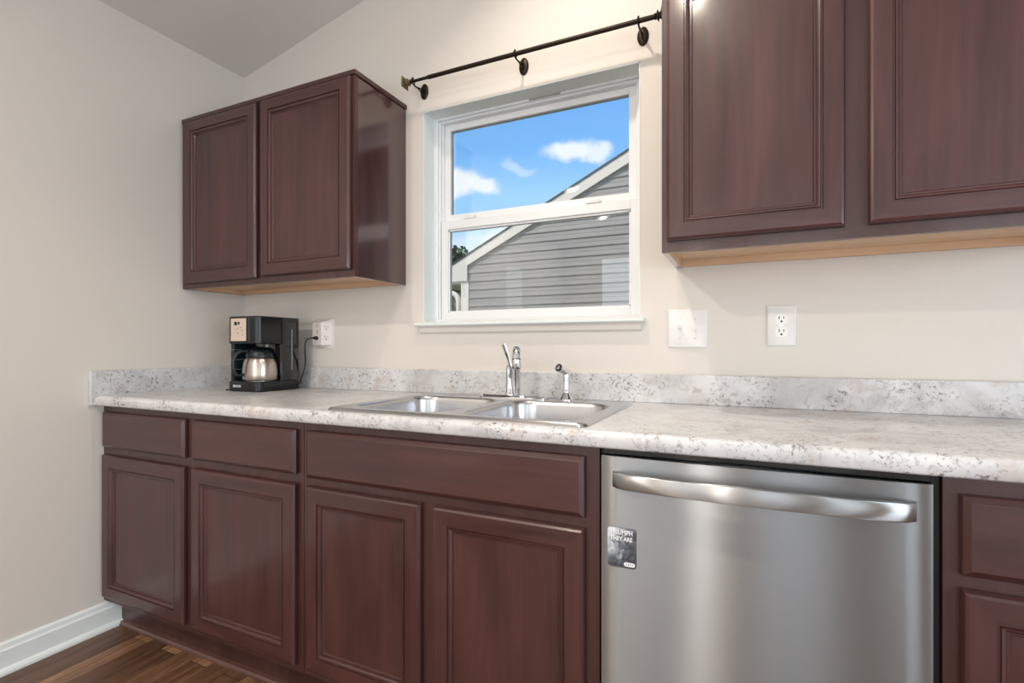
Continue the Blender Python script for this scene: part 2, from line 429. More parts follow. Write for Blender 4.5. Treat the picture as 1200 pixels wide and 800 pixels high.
# ------------------------------------------------------------------ cabinet pieces
def panel_rings(bm, x0, x1, z0, z1, yb, prof):
    """rectangular rings stepping inwards from the back edge; prof = [(inset, height off the back)]; side faces by direction get slot 0 (stiles) or 1 (rails)"""
    R = []
    for ins, h in prof:
        y = yb - h
        R.append([bm.verts.new(p) for p in ((x0 + ins, y, z0 + ins), (x1 - ins, y, z0 + ins), (x1 - ins, y, z1 - ins), (x0 + ins, y, z1 - ins))])
    for a, b in zip(R, R[1:]):
        for i in range(4):
            f = bm.faces.new((a[i], a[(i + 1) % 4], b[(i + 1) % 4], b[i])); f.material_index = 1 if i in (0, 2) else 0
    return R
DOOR_PROF = [(0, .002), (0, .012), (.003, .0165), (.008, .019), (.044, .019), (.0455, .0148), (.0490, .0148), (.0505, .0178), (.0545, .0170), (.0575, .0142), (.0590, .0098), (.0630, .0098), (.0655, .0062)]
def cab_door(parent, x0, x1, z0, z1, yb):
    bm = nb(); R = panel_rings(bm, x0, x1, z0, z1, yb, DOOR_PROF); bm.faces.new(R[0])
    d = obj('door', bm, [wood_v, wood_h], parent)
    bm = nb(); i = .064; box(bm, x0 + i, x1 - i, yb - .0064, yb - .003, z0 + i, z1 - i)
    obj('panel', bm, wood_v, d)
    return d
def cab_drawer(parent, x0, x1, z0, z1, yb, name='drawer'):
    bm = nb(); R = panel_rings(bm, x0, x1, z0, z1, yb, [(0, .002), (0, .010), (.0015, .012), (.011, .0185), (.0125, .019)])
    bm.faces.new(R[0]); f = bm.faces.new(R[-1]); f.material_index = 1
    return obj(name, bm, [wood_v, wood_h], parent)
YF = -.610
def base_cab(name, x0, x1, label, doors, drawers, falses=()):
    r = empty(name, ((x0 + x1) / 2, -.30, 0), label, 'cabinet', 'base cabinets under the counter')
    bm = nb()    # open-topped carcass behind a full face
    box(bm, x0, x1, YF, YF + .019, .114, .8755); box(bm, x0, x0 + .016, YF + .019, -.004, .114, .8755); box(bm, x1 - .016, x1, YF + .019, -.004, .114, .8755)
    box(bm, x0 + .016, x1 - .016, YF + .019, -.004, .114, .130); box(bm, x0 + .016, x1 - .016, -.012, -.004, .130, .8755)
    obj('body', bm, wood_frame, r)
    bm = nb(); box(bm, x0, x1, -.554, -.04, 0, .114); obj('toe_kick', bm, wood_frame, r)
    for d in doors: cab_door(r, *d, YF)
    for d in drawers: cab_drawer(r, *d, YF)
    for d in falses: cab_drawer(r, *d, YF, 'false_drawer_front')
    return r
DZ0, DZ1, RZ0, RZ1 = .136, .684, .714, .849
base_cab('base_cabinet', .002, 1.064, 'dark cherry base cabinet under the coffee maker with two small drawers over two doors',
         [(.018, .513, DZ0, DZ1), (.555, 1.039, DZ0, DZ1)], [(.018, .516, RZ0, RZ1), (.557, 1.041, RZ0, RZ1)])
base_cab('sink_base_cabinet', 1.066, 1.976, 'dark cherry sink base cabinet with one long false drawer front over two doors',
         [(1.087, 1.495, DZ0, DZ1), (1.537, 1.944, DZ0, DZ1)], [], [(1.085, 1.944, .709, RZ1)])
base_cab('base_cabinet', 2.592, 3.05, 'dark cherry base cabinet at the right edge of the photo, one drawer over one door',
         [(2.615, 3.03, DZ0, .680)], [(2.615, 3.03, .704, .843)])

def upper_cab(x0, x1, z0, z1, label, doors, crown=True):
    r = empty('wall_cabinet', ((x0 + x1) / 2, -.15, z0), label, 'cabinet', 'wall cabinets beside the window')
    yf = -.305
    bm = nb()
    box(bm, x0, x0 + .016, yf + .018, -.001, z0, z1); box(bm, x1 - .016, x1, yf + .018, -.001, z0, z1)
    box(bm, x0 + .016, x1 - .016, yf + .018, -.001, z1 - .016, z1); box(bm, x0 + .016, x1 - .016, -.010, -.001, z0 + .03, z1 - .016)
    obj('body', bm, wood_side, r)
    bm = nb()
    box(bm, x0, x1, yf, yf + .018, z0, z1); obj('face_frame', bm, wood_frame, r)
    bm = nb(); box(bm, x0 + .016, x1 - .016, yf + .018, -.010, z0 + .022, z0 + .032)
    box(bm, x0 + .016, x1 - .016, -.026, -.010, z0 + .001, z0 + .022); box(bm, x0 + .016, x0 + .019, yf + .018, -.026, z0 + .001, z0 + .022); box(bm, x1 - .019, x1 - .016, yf + .018, -.026, z0 + .001, z0 + .022)
    box(bm, x0 + .016, x1 - .016, yf + .0181, yf + .021, z0 + .001, z0 + .022)
    obj('bottom_panel', bm, maple_raw, r)
    if crown:
        bm = nb()
        box(bm, x0, x1 + .006, yf - .006, yf, z1 - .016, z1 + .002, .0015, 1); box(bm, x1, x1 + .006, yf, -.001, z1 - .016, z1 + .002, .0015, 1)
        obj('top_trim', bm, wood_frame, r)
    for d in doors: cab_door(r, *d, yf)
    return r
UZ = 1.356
upper_cab(.002, .986, UZ, 2.104, 'dark cherry wall cabinet hung in the corner above the coffee maker', [(.032, .487, UZ + .022, 2.082), (.512, .974, UZ + .026, 2.082)])
upper_cab(2.067, 2.985, UZ, 2.104, 'dark cherry wall cabinet hung above the dishwasher and duplex outlet', [(2.082, 2.489, UZ + .028, 2.082), (2.536, 2.965, UZ + .028, 2.082)])

# ------------------------------------------------------------------ countertop
CT, CB, CF = .914, .876, -.648
ct = empty('countertop', (1.5, -.33, CB), 'speckled white and grey laminate countertop running the length of the wall', 'countertop')
bm = nb()
edge = [(-.60, CB), (CF + .004, CB), (CF, CB + .004)]
for k in range(7):
    a = PI + (-PI / 2) * k / 6
    edge.append((CF + .016 + .016 * math.cos(a), CT - .016 + .016 * math.sin(a)))
edge.append((-.60, CT))
prism(bm, edge, ex_x, .019, 3.06)
HX0, HX1, HY0, HY1 = 1.180, 1.926, -.600, -.118
box(bm, .019, HX0, -.60, -.001, CB, CT); box(bm, HX1, 3.06, -.60, -.001, CB, CT); box(bm, HX0, HX1, HY1, -.001, CB, CT)
obj('worktop', bm, laminate_m, ct, smooth=True, angle=50)
bm = nb(); box(bm, .0205, 3.06, -.0195, -.001, CT, 1.0085, .003, 2); obj('backsplash', bm, laminate_m, ct)
bm = nb(); box(bm, .0015, .0195, -.663, -.001, CB, 1.0085, .002, 1); obj('side_splash', bm, laminate_m, ct)

# ------------------------------------------------------------------ sink
sk = empty('kitchen_sink', (1.553, -.36, CT), 'double bowl stainless steel drop-in sink under the window', 'sink')
bm = nb()
ZR = .9225
out = [rrect(1.158, 1.948, -.622, -.100, .022, 6), rrect(1.160, 1.946, -.620, -.102, .021, 6), rrect(1.166, 1.940, -.614, -.108, .018, 6)]
V = loops(bm, [[(x, y, CT + .0003) for x, y in out[0]], [(x, y, CT + .004) for x, y in out[1]], [(x, y, ZR) for x, y in out[2]]])
edges = [bm.edges.get((V[2][i], V[2][(i + 1) % len(V[2])])) for i in range(len(V[2]))]
bowls = [(1.196, 1.538), (1.574, 1.914)]
for bx0, bx1 in bowls:
    p = rrect(bx0, bx1, -.594, -.186, .075, 10)
    vs = [bm.verts.new((x, y, ZR)) for x, y in p]
    edges += [bm.edges.new((vs[i], vs[(i + 1) % len(vs)])) for i in range(len(vs))]
bmesh.ops.triangle_fill(bm, use_beauty=True, use_dissolve=False, edges=edges)
obj('rim', bm, sink_steel, sk, smooth=True)
for bx0, bx1 in bowls:
    bm = nb(); R = []
    for ins, z in ((0, ZR), (.003, ZR - .001), (.006, ZR - .005), (.008, ZR - .014), (.012, .80), (.018, .765), (.034, .748), (.06, .742)):
        r = max(.02, .075 - ins * .4)
        R.append([(x, y, z) for x, y in rrect(bx0 + ins, bx1 - ins, -.594 + ins, -.186 - ins, r, 10)])
    V = loops(bm, R)
    bm.faces.new(V[-1])
    b = obj('bowl', bm, sink_steel, sk, smooth=True, angle=60)
    bm = nb(); cx = (bx0 + bx1) / 2
    lathe(bm, [(.056, .7425), (.055, .745), (.042, .745), (.036, .743)], (cx, -.39, 0)); obj('drain', bm, chrome, b, smooth=True)

# ------------------------------------------------------------------ faucet and side sprayer
FX, FY = 1.545, -.142
fc = empty('faucet', (FX, FY, ZR), 'chrome single lever faucet standing at the back of the sink', 'faucet')
bm = nb()
P = rrect(FX - .128, FX + .128, FY - .028, FY + .028, .0275, 8); P2 = rrect(FX - .122, FX + .122, FY - .022, FY + .022, .0215, 8)
loops(bm, [[(x, y, ZR + .0003) for x, y in P], [(x, y, ZR + .006) for x, y in P], [(x, y, ZR + .011) for x, y in P2]], True, True)
obj('deck_plate', bm, chrome, fc, smooth=True)
bm = nb(); lathe(bm, [(.0175, ZR + .010), (.0175, ZR + .014), (.0142, ZR + .020), (.0130, ZR + .060), (.0142, ZR + .090), (.0132, ZR + .104), (.0095, ZR + .113), (.003, ZR + .117)], (FX - .012, FY - .004, 0))
obj('body', bm, chrome, fc, smooth=True, angle=50)
dx, dy = .40, -.917
def sp(d, z): return (FX + .013 + dx * d, FY + .004 + dy * d, z)
bm = nb()
path = spline([sp(.008, ZR + .012), sp(.020, ZR + .045), sp(.055, ZR + .085), sp(.105, ZR + .130), sp(.150, ZR + .160), sp(.178, ZR + .166), sp(.196, ZR + .155), sp(.202, ZR + .138)], 6)
n = len(path); tube(bm, path, [.0105 + .0035 * i / n for i in range(n)], 16)
spout = obj('spout', bm, chrome, fc, smooth=True, angle=60)
bm = nb(); e = sp(.203, 0); lathe(bm, [(.0145, ZR + .138), (.0150, ZR + .112), (.0135, ZR + .109), (.009, ZR + .111)], (e[0], e[1], 0)); obj('aerator', bm, chrome, spout, smooth=True)
bm = nb()
hp = spline([(FX - .006, FY - .012, ZR + .070), (FX + .000, FY - .020, ZR + .100), (FX - .006, FY - .026, ZR + .135), (FX - .020, FY - .036, ZR + .186)], 6)
n = len(hp); tube(bm, hp, [.0085 - .002 * math.sin(PI * i / n) + (.0015 if i > n * .7 else 0) for i in range(n)], 14, .65)
obj('lever_handle', bm, chrome, fc, smooth=True, angle=60)

SX, SY = 1.731, -.125
sr = empty('side_sprayer', (SX, SY, ZR), 'chrome pull-out side sprayer standing to the side of the faucet', 'sprayer')
bm = nb(); lathe(bm, [(.027, ZR + .0003), (.027, ZR + .003), (.020, ZR + .012), (.0135, ZR + .022), (.012, ZR + .024)], (SX, SY, 0)); obj('base', bm, chrome, sr, smooth=True)
bm = nb(); lathe(bm, [(.0125, ZR + .0235), (.013, ZR + .026), (.011, ZR + .030), (.0110, ZR + .065), (.0125, ZR + .082), (.0115, ZR + .090)], (SX, SY, 0)); obj('grip', bm, chrome, sr, smooth=True, angle=50)
ax = Vector((-.34, -.80, .38)).normalized(); c0 = Vector((SX, SY, ZR + .092))
bm = nb(); lathe(bm, [(.006, -.020), (.012, -.014), (.0135, .0), (.0125, .022), (.0135, .034), (.0135, .040)], c0, ax); hd = obj('spray_head', bm, chrome, sr, smooth=True, angle=50)
bm = nb(); lathe(bm, [(.0128, .0402), (.0128, .043), (.0085, .043), (.0080, .0405)], c0, ax); obj('spray_ring', bm, black_plastic, hd, smooth=True)
bm = nb(); lathe(bm, [(.0082, .0403), (.0082, .0440), (.006, .0448)], c0, ax); obj('spray_face', bm, chrome, hd, smooth=True)

# ------------------------------------------------------------------ dishwasher
DX0, DX1, DZB, DZT = 1.984, 2.575, .115, .857
dw = empty('dishwasher', ((DX0 + DX1) / 2, -.3, 0), 'stainless steel dishwasher with a bowed bar handle under the counter', 'dishwasher')
bm = nb(); box(bm, 1.9775, 2.5905, -.598, -.02, .10, .8745); obj('body', bm, black_matte, dw)
bm = nb(); box(bm, DX0, DX1, -.612, -.5985, .858, .8735, .001, 1); obj('control_strip', bm, black_gloss, dw)
bm = nb(); box(bm, DX0, DX1, -.56, -.05, .0, .0995); obj('toe_panel', bm, black_matte, dw)
bm = nb()
N = 28; pr_ = []
for i in range(N + 1):
    t = i / N; x = DX0 + (DX1 - DX0) * t; s = 2 * t - 1
    pr_.append((x, -.628 - .008 * (1 - s * s) + .004 * max(0, abs(s) - .965) / .035))
pts = [(DX0, -.5995)] + pr_ + [(DX1, -.5995)]
prism(bm, pts, ex_z, DZB, DZT)
door = obj('door', bm, steel_door, dw, smooth=True, angle=30)
def handle():
    bm = nb(); R = []
    n = 30
    for i in range(n + 1):
        t = i / n; s = 2 * t - 1; x = 2.014 + (2.547 - 2.014) * t
        bow = .046 * (1 - s ** 2) ** .55 if abs(s) < 1 else 0
        y = -.640 - bow; z0 = .793 + .004 * (1 - s * s); z1 = .828 + .004 * (1 - s * s)
        th = .012; r = []
        for (oy, zz) in ((0, z0), (-.0036, z0 + .0010), (-.0050, z0 + .0035), (-.0054, (z0 + z1) / 2), (-.0050, z1 - .0035), (-.0036, z1 - .0010), (0, z1)):
            r.append((x, y + oy, zz))
        r += [(x, y + th, z1 - .002), (x, y + th, z0 + .002)]
        R.append(r)
    loops(bm, R, True, True)
    for x in (2.020, 2.541):
        box(bm, x - .006, x + .006, -.645, -.626, .797, .826, .002, 1)
    return bm
obj('handle', handle(), steel_handle, door, smooth=True, angle=40)

# magnet on the dishwasher door (generic grey picture, printed words)
def dwy(x):
    s = 2 * (x - DX0) / (DX1 - DX0) - 1
    return -.628 - .008 * (1 - s * s)
def magnet_mat():
    m = bpy.data.materials.new('magnet_print'); m.use_nodes = True
    g = NT(m.node_tree)
    co = g.n('ShaderNodeTexCoord').outputs['Object']
    n = g.n('ShaderNodeTexNoise', {'Vector': co, 'Scale': 46.0, 'Detail': 4.0, 'Distortion': 1.2})
    sx = g.n('ShaderNodeSeparateXYZ', {0: co})
    f = g.math('ADD', n.outputs[0], g.math('MULTIPLY', sx.outputs[0], -6.5))
    f = g.math('ADD', f, g.math('MULTIPLY', sx.outputs[2], 3.5))
    c = g.ramp(f, [(0.30, rgb(58, 62, 70)), (0.52, rgb(98, 105, 116)), (0.78, rgb(206, 212, 220))])
    b = g.n('ShaderNodeBsdfPrincipled', {'Base Color': c, 'Roughness': 0.3})
    g.n('ShaderNodeOutputMaterial', {'Surface': b.outputs[0]})
    return m
MX0, MX1, MZ0, MZ1 = 2.0005, 2.0625, .618, .703
my = min(dwy(MX0), dwy(MX1)) - .0002
mg = empty('fridge_magnet', ((MX0 + MX1) / 2, my, (MZ0 + MZ1) / 2), 'small grey picture magnet with white words on the dishwasher door', 'magnet')
bm = nb(); P = rrect(MX0, MX1, MZ0, MZ1, .006, 5); prism(bm, P, ex_y, my, my - .0022); obj('card', bm, magnet_mat(), mg)
white_ink = M('white_ink', rgb(232, 236, 240), .5)
dark_ink = M('dark_ink', rgb(58, 58, 64), .5)
def text(name, s, size, loc, mat, parent, rot=(PI / 2, 0, 0), ext=.0002, align='CENTER', sxy=(1, 1)):
    cu = bpy.data.curves.new(name, 'FONT'); cu.body = s; cu.size = size; cu.extrude = ext; cu.align_x = align; cu.align_y = 'CENTER'; cu.offset = size * .02
    to = bpy.data.objects.new(name + '_tmp', cu); C.objects.link(to)
    dg = bpy.context.evaluated_depsgraph_get(); dg.update()
    me = bpy.data.meshes.new_from_object(to.evaluated_get(dg))
    bpy.data.objects.remove(to)
    me.transform(Matrix.Translation(Vector(loc) - OFF[parent]) @ __import__('mathutils').Euler(rot).to_matrix().to_4x4() @ Matrix.Diagonal((sxy[0], sxy[1], 1, 1)))
    me.materials.append(mat)
    o = bpy.data.objects.new(name, me); C.objects.link(o); o.parent = parent; OFF[o] = OFF[parent]
    return o
mxc = (MX0 + MX1) / 2
text('lettering', 'TRIUMPH', .0150, (mxc - .001, my - .0023, .6935), white_ink, mg, sxy=(.80, 1))
text('lettering', 'THEY ARE', .0135, (mxc - .001, my - .0023, .6795), white_ink, mg, sxy=(.80, 1))
bm = nb(); prism(bm, rrect(2.0365, 2.0605, .6215, .6305, .0044, 5), ex_y, my - .0021, my - .0026); bd = obj('badge', bm, white_ink, mg)
bm = nb()
for k, (h, w) in enumerate(((.0042, .0012), (.0034, .0018), (.0042, .0010), (.003, .0016))):
    x = 2.0415 + k * .0042; box(bm, x, x + w, my - .0029, my - .0025, .626 - h / 2, .626 + h / 2)
obj('badge_lettering', bm, dark_ink, bd)

# ------------------------------------------------------------------ wall plates
def slots(bm, x, z, y, s=1.0):
    box(bm, x - .0075 * s, x - .0052 * s, y - .0006, y + .0004, z + .0005 * s, z + .0095 * s)
    box(bm, x + .0052 * s, x + .0075 * s, y - .0006, y + .0004, z + .0015 * s, z + .0085 * s)
    lathe(bm, [(.0030 * s, -.0004), (.0030 * s, .0006)], (x, y, z - .0065 * s), (0, -1, 0), 12)
def plate(bm, x0, x1, z0, z1):
    P0 = rrect(x0, x1, z0, z1, .004, 4); P1 = rrect(x0 + .004, x1 - .004, z0 + .004, z1 - .004, .003, 4)
    loops(bm, [[(x, -.0002, z) for x, z in P0], [(x, -.003, z) for x, z in P0], [(x, -.0065, z) for x, z in P1]], True, True)
sw = empty('light_switch', (2.102, 0, 1.158), 'white double toggle light switch plate between the window and duplex outlet', 'light switch')
bm = nb(); plate(bm, 2.041, 2.164, 1.096, 1.221); obj('cover_plate', bm, white_plastic, sw, smooth=True)
for k, x in enumerate((2.080, 2.125)):
    bm = nb(); up = 1 if k == 0 else -1
    box(bm, x - .005, x + .005, -.0075, -.0055, 1.146, 1.170, .0008, 1)
    prism(bm, [(-.0070, 1.158 - .006), (-.0070, 1.158 + .006), (-.0165, 1.158 + .006 * up + .003), (-.0165, 1.158 + .006 * up - .003)], ex_x, x - .0035, x + .0035)
    t = obj('toggle', bm, white_plastic, sw)
screw_m = M('screw_white', rgb(205, 205, 204), .35)
for x in (2.080, 2.125):
    for zz in (1.128, 1.189):
        bm = nb(); lathe(bm, [(.003, 0), (.0025, .0008)], (x, -.0064, zz), (0, -1, 0), 12); obj('screw', bm, screw_m, sw)
ot = empty('duplex_outlet', (2.371, 0, 1.163), 'white duplex outlet on the wall under the large wall cabinet', 'outlet')
bm = nb(); plate(bm, 2.332, 2.412, 1.101, 1.225); obj('cover_plate', bm, white_plastic, ot, smooth=True)
rec_m = M('receptacle_white', rgb(238, 238, 236), .3)
for z in (1.182, 1.143):
    bm = nb(); prism(bm, rrect(2.355, 2.389, z - .0145, z + .0145, .011, 6), ex_y, -.006, -.0085); r_ = obj('receptacle', bm, rec_m, ot)
    bm = nb(); slots(bm, 2.372, z, -.0085, 1.0); obj('slot_holes', bm, slot_dark, r_)
bm = nb(); lathe(bm, [(.003, 0), (.0025, .0009)], (2.372, -.0064, 1.1625), (0, -1, 0), 12); obj('screw', bm, chrome, ot)

# plug-in multi outlet tap behind the coffee maker
tp = empty('outlet_tap', (.535, 0, 1.158), 'white wedge shaped multi outlet tap on the wall behind the coffee maker', 'outlet')
bm = nb()
A0 = [(.480, -.0003), (.593, -.0003)]
def tap_ring(z): return None
plan_mid = [(.482, -.0003), (.488, -.026), (.546, -.033), (.588, -.008), (.592, -.0003)]
plan_end = [(.482, -.0003), (.487, -.004), (.546, -.010), (.588, -.004), (.592, -.0003)]
loops(bm, [[(x, y, 1.094) for x, y in plan_end], [(x, y, 1.110) for x, y in plan_mid], [(x, y, 1.210) for x, y in plan_mid], [(x, y, 1.226) for x, y in plan_end]], True, True)
obj('body', bm, M('tap_plastic', rgb(222, 216, 214), .35), tp)
def face_slots(bm, pa, pb, t, z, s):
    a = Vector((*pa, 0)); b = Vector((*pb, 0)); d = (b - a).normalized(); nrm = Vector((d.y, -d.x, 0)); p = a.lerp(b, t)
    m_ = Matrix((( d.x, -nrm.x, 0, p.x), (d.y, -nrm.y, 0, p.y), (0, 0, 1, z), (0, 0, 0, 1)))
    k = len(bm.verts); tb = nb(); slots(tb, 0, 0, 0, s); me = bpy.data.meshes.new('tmp'); tb.to_mesh(me); tb.free(); me.transform(m_); bm.from_mesh(me); bpy.data.meshes.remove(me)
for pa, pb, t, z, sc_ in ((2, 3, .47, 1.186, .95), (2, 3, .47, 1.140, .95), (1, 2, .55, 1.196, .8), (1, 2, .55, 1.168, .8)):
    bm = nb(); face_slots(bm, plan_mid[pa], plan_mid[pb], t, z, sc_); obj('slot_holes', bm, slot_dark, tp)

# ------------------------------------------------------------------ coffee maker
KX0, KX1, KY0, KY1 = .286, .474, -.302, -.085
cm = empty('coffee_maker', (.38, -.19, CT), 'black drip coffee maker on the counter in the corner', 'coffee maker')
def cm_plan(x0, x1, y0, y1, rf=.034, rb=.010):
    pts = []
    for cx, cy, a0, r in ((x1 - rb, y1 - rb, 0, rb), (x0 + rb, y1 - rb, PI / 2, rb), (x0 + rf, y0 + rf, PI, rf), (x1 - rf, y0 + rf, 3 * PI / 2, rf)):
        for k in range(9):
            a = a0 + PI / 2 * k / 8; pts.append((cx + r * math.cos(a), cy + r * math.sin(a)))
    return pts
def slab(bm, plan_args, z0, z1, b=.003):
    x0, x1, y0, y1, rf, rb = plan_args
    i0 = cm_plan(x0 + b, x1 - b, y0 + b, y1 - b, rf, rb); o0 = cm_plan(x0, x1, y0, y1, rf, rb)
    loops(bm, [[(x, y, z0) for x, y in i0], [(x, y, z0 + b) for x, y in o0], [(x, y, z1 - b) for x, y in o0], [(x, y, z1) for x, y in i0]], True, True)
bm = nb(); slab(bm, (KX0, KX1, KY0, KY1, .028, .010), CT + .001, .957, .004)
base = obj('base', bm, black_plastic, cm, smooth=True, angle=50)
bm = nb(); NX, NY, NR = .400, -.226, .0775     # rear tank with a round niche for the carafe
yh = KY0 + .1182
q = [(KX0, yh)]
a0 = math.asin((yh - NY) / NR); xa = NR * math.cos(a0)
q += [(NX - xa * 1.0, yh)] if NX - xa > KX0 + .002 else []
for k in range(1, 24):
    a = (PI - a0) + (a0 - (PI - a0)) * k / 24
    q.append((NX + NR * math.cos(a), NY + NR * math.sin(a)))
q += ([(min(NX + xa, KX1 - .001), yh)] + [(KX1, yh + .004), (KX1, KY1 - .008), (KX1 - .008, KY1), (KX0 + .008, KY1), (KX0, KY1 - .008)])
prism(bm, q, ex_z, .9572, 1.2262); obj('water_tank', bm, black_gloss, cm, smooth=True, angle=50)
bm = nb(); slab(bm, (KX0, KX1 + .002, KY0, KY0 + .1178, .028, .004), 1.112, 1.2265, .004); head = obj('brew_head', bm, black_plastic, cm, smooth=True, angle=50)
bm = nb(); box(bm, KX0 - .014, KX0 + .010, KY0 + .03, KY1 - .03, .925, 1.150, .004, 2)
sd = obj('side_tank', bm, M('dark_teal_plastic', rgb(20, 34, 38), .25), cm, smooth=True)
for z in (1.004, 1.046, 1.088):
    bm = nb(); box(bm, KX0 + .0102, KX0 + .0112, KY0 + .034, KY0 + .122, z - .0012, z + .0012); box(bm, KX0 - .0112, KX0 + .0085, KY0 + .0288, KY0 + .0300, z - .0012, z + .0012); obj('level_mark', bm, M('level_mark_grey', rgb(120, 140, 145), .4), sd)
bm = nb(); box(bm, .316, .408, KY0 - .0015, KY0 + .0005, 1.124, 1.218, .0006, 1); cp = obj('control_panel', bm, M('panel_beige', rgb(206, 190, 174), .35), head)
bm = nb(); box(bm, .338, .354, KY0 - .0024, KY0 - .0013, 1.190, 1.204); box(bm, .359, .370, KY0 - .0024, KY0 - .0013, 1.193, 1.203); obj('display', bm, slot_dark, cp)
bm = nb()
for (x, z) in ((.346, 1.172), (.360, 1.176), (.384, 1.168), (.358, 1.158), (.378, 1.180), (.390, 1.150)): lathe(bm, [(.0035, 0), (.003, .0012)], (x, KY0 - .0014, z), (0, -1, 0), 12)
obj('buttons', bm, M('button_grey', rgb(160, 150, 142), .4), cp)
bm = nb(); box(bm, .424, .427, KY0 - .0006, KY0 + .004, 1.118, 1.222); obj('trim_strip', bm, M('trim_strip_grey', rgb(70, 84, 90), .3), head)
bm = nb(); box(bm, KX1 - .0004, KX1 + .0016, -.133, -.126, 1.000, 1.176, .0006, 1); obj('water_gauge', bm, M('gauge_grey', rgb(118, 124, 128), .3), cm)
text('brand_lettering', 'BRAUN', .0145, (.352, KY0 - .0003, .9365), white_ink, base)
bm = nb(); box(bm, .426, .430, KY0 - .0012, KY0 + .003, .928, .951, .0005, 1); obj('power_switch', bm, black_matte, base)
bm = nb(); lathe(bm, [(.060, .9572), (.060, .9596), (.056, .9602)], (.400, -.226, 0)); obj('warming_plate', bm, M('plate_steel', rgb(170, 165, 160), .3, .9), cm, smooth=True)
bm = nb(); lathe(bm, [(.020, 1.1119), (.016, 1.103), (.008, 1.101)][::-1], (.400, -.226, 0)); obj('brew_spout', bm, M('spout_grey', rgb(120, 116, 114), .4), cm, smooth=True)
# power cord from the tap down behind the machine, with its loop along the side
fa = Vector((*plan_mid[1], 0)).lerp(Vector((*plan_mid[2], 0)), .55); fd = (Vector((*plan_mid[2], 0)) - Vector((*plan_mid[1], 0))).normalized(); fn_ = Vector((fd.y, -fd.x, 0))
pz = 1.140
q0 = fa + Vector((0, 0, pz)); q1 = q0 + fn_ * .018
bm = nb(); tube(bm, spline([q1 + fn_ * .001, q1 + fn_ * .012 + Vector((-.004, 0, -.001)), q1 + fn_ * .022 + Vector((-.020, 0, -.012)), (.492, -.075, 1.085), (.480, -.060, 1.035), (.473, -.066, .985), (.468, -.074, .957), (.470, -.082, .938), (.474, -.10, .944), (.470, -.125, .962), (.468, -.150, .972), (.4635, -.172, .976)], 6), .0032, 8)
cord = obj('power_cord', bm, cord_black, cm, smooth=True)
bm = nb(); tube(bm, [q0 + fn_ * .0004, q0 + fn_ * .008, q0 + fn_ * .020], [.0085, .0090, .0055], 10); obj('plug', bm, cord_black, cord, smooth=True)
bm = nb(); tube(bm, spline([(KX0 + .004, KY0 + .10, .922), (KX0 - .010, KY0 + .07, .9185), (KX0 - .012, KY0 + .02, .9180), (KX0 - .006, KY0 + .005, .9180)], 5), .0028, 8); obj('cord_tail', bm, cord_black, cm, smooth=True)

# thermal carafe on the warming plate
CX, CY = .400, -.226
ca = empty('coffee_carafe', (CX, CY, .9602), 'stainless steel carafe with black handle and lid standing in the coffee maker', 'carafe')
bm = nb(); lathe(bm, [(.0685, .9604), (.0715, .964), (.0718, .985), (.0708, 1.008), (.0675, 1.032), (.0625, 1.048), (.057, 1.0545)], (CX, CY, 0), seg=48); obj('body', bm, steel_carafe, ca, smooth=True, angle=60)
bm = nb(); lathe(bm, [(.057, 1.0540), (.0585, 1.059), (.056, 1.072), (.052, 1.080), (.047, 1.090), (.036, 1.098), (.012, 1.0995)], (CX, CY, 0), seg=40); obj('lid', bm, black_plastic, ca, smooth=True, angle=50)
hdv = Vector((-.34, -.94, 0)); hc = Vector((CX, CY, 0))
def hp_(d, z): return hc + hdv * d + Vector((0, 0, z))
bm = nb(); pth = spline([hp_(.045, 1.078), hp_(.068, 1.083), hp_(.092, 1.074), hp_(.107, 1.046), hp_(.108, 1.014), hp_(.099, .990), hp_(.085, .981), hp_(.072, .985)], 6)
tube(bm, pth, .0085, 12, .8); obj('handle', bm, black_plastic, ca, smooth=True, angle=60)

# ------------------------------------------------------------------ curtain rod and brackets
RY, RZ_ = -.080, 2.149
rod = empty('curtain_rod', (1.53, RY, RZ_), 'bare dark bronze curtain rod above the kitchen window', 'curtain rod')
bm = nb(); lathe(bm, [(.0080, 1.150), (.0080, 2.012)], (0, RY, RZ_), (1, 0, 0), 16); obj('outer_tube', bm, bronze, rod, smooth=True)
bm = nb(); lathe(bm, [(.0058, 1.066), (.0058, 1.152)], (0, RY, RZ_), (1, 0, 0), 16); obj('inner_tube', bm, bronze, rod, smooth=True)
def finial(x, s):
    bm = nb()
    lathe(bm, [(.0085, 0), (.0105, .003), (.0085, .007)], (x, RY, RZ_), (s, 0, 0), 16)
    def sq(h, r): return [(x + s * h, RY + a * r, RZ_ + b * r) for a, b in ((-1, -1), (1, -1), (1, 1), (-1, 1))]
    loops(bm, [sq(.007, .0065), sq(.011, .012), sq(.013, .012), sq(.016, .006), sq(.020, .008), sq(.026, .020), sq(.028, .021), sq(.030, .020), sq(.044, .003)], True, True)
    return bm
obj('finial', finial(1.068, -1), bronze_hi, rod)
obj('finial', finial(2.010, 1), bronze, rod)
BG = 'brackets holding the curtain rod'
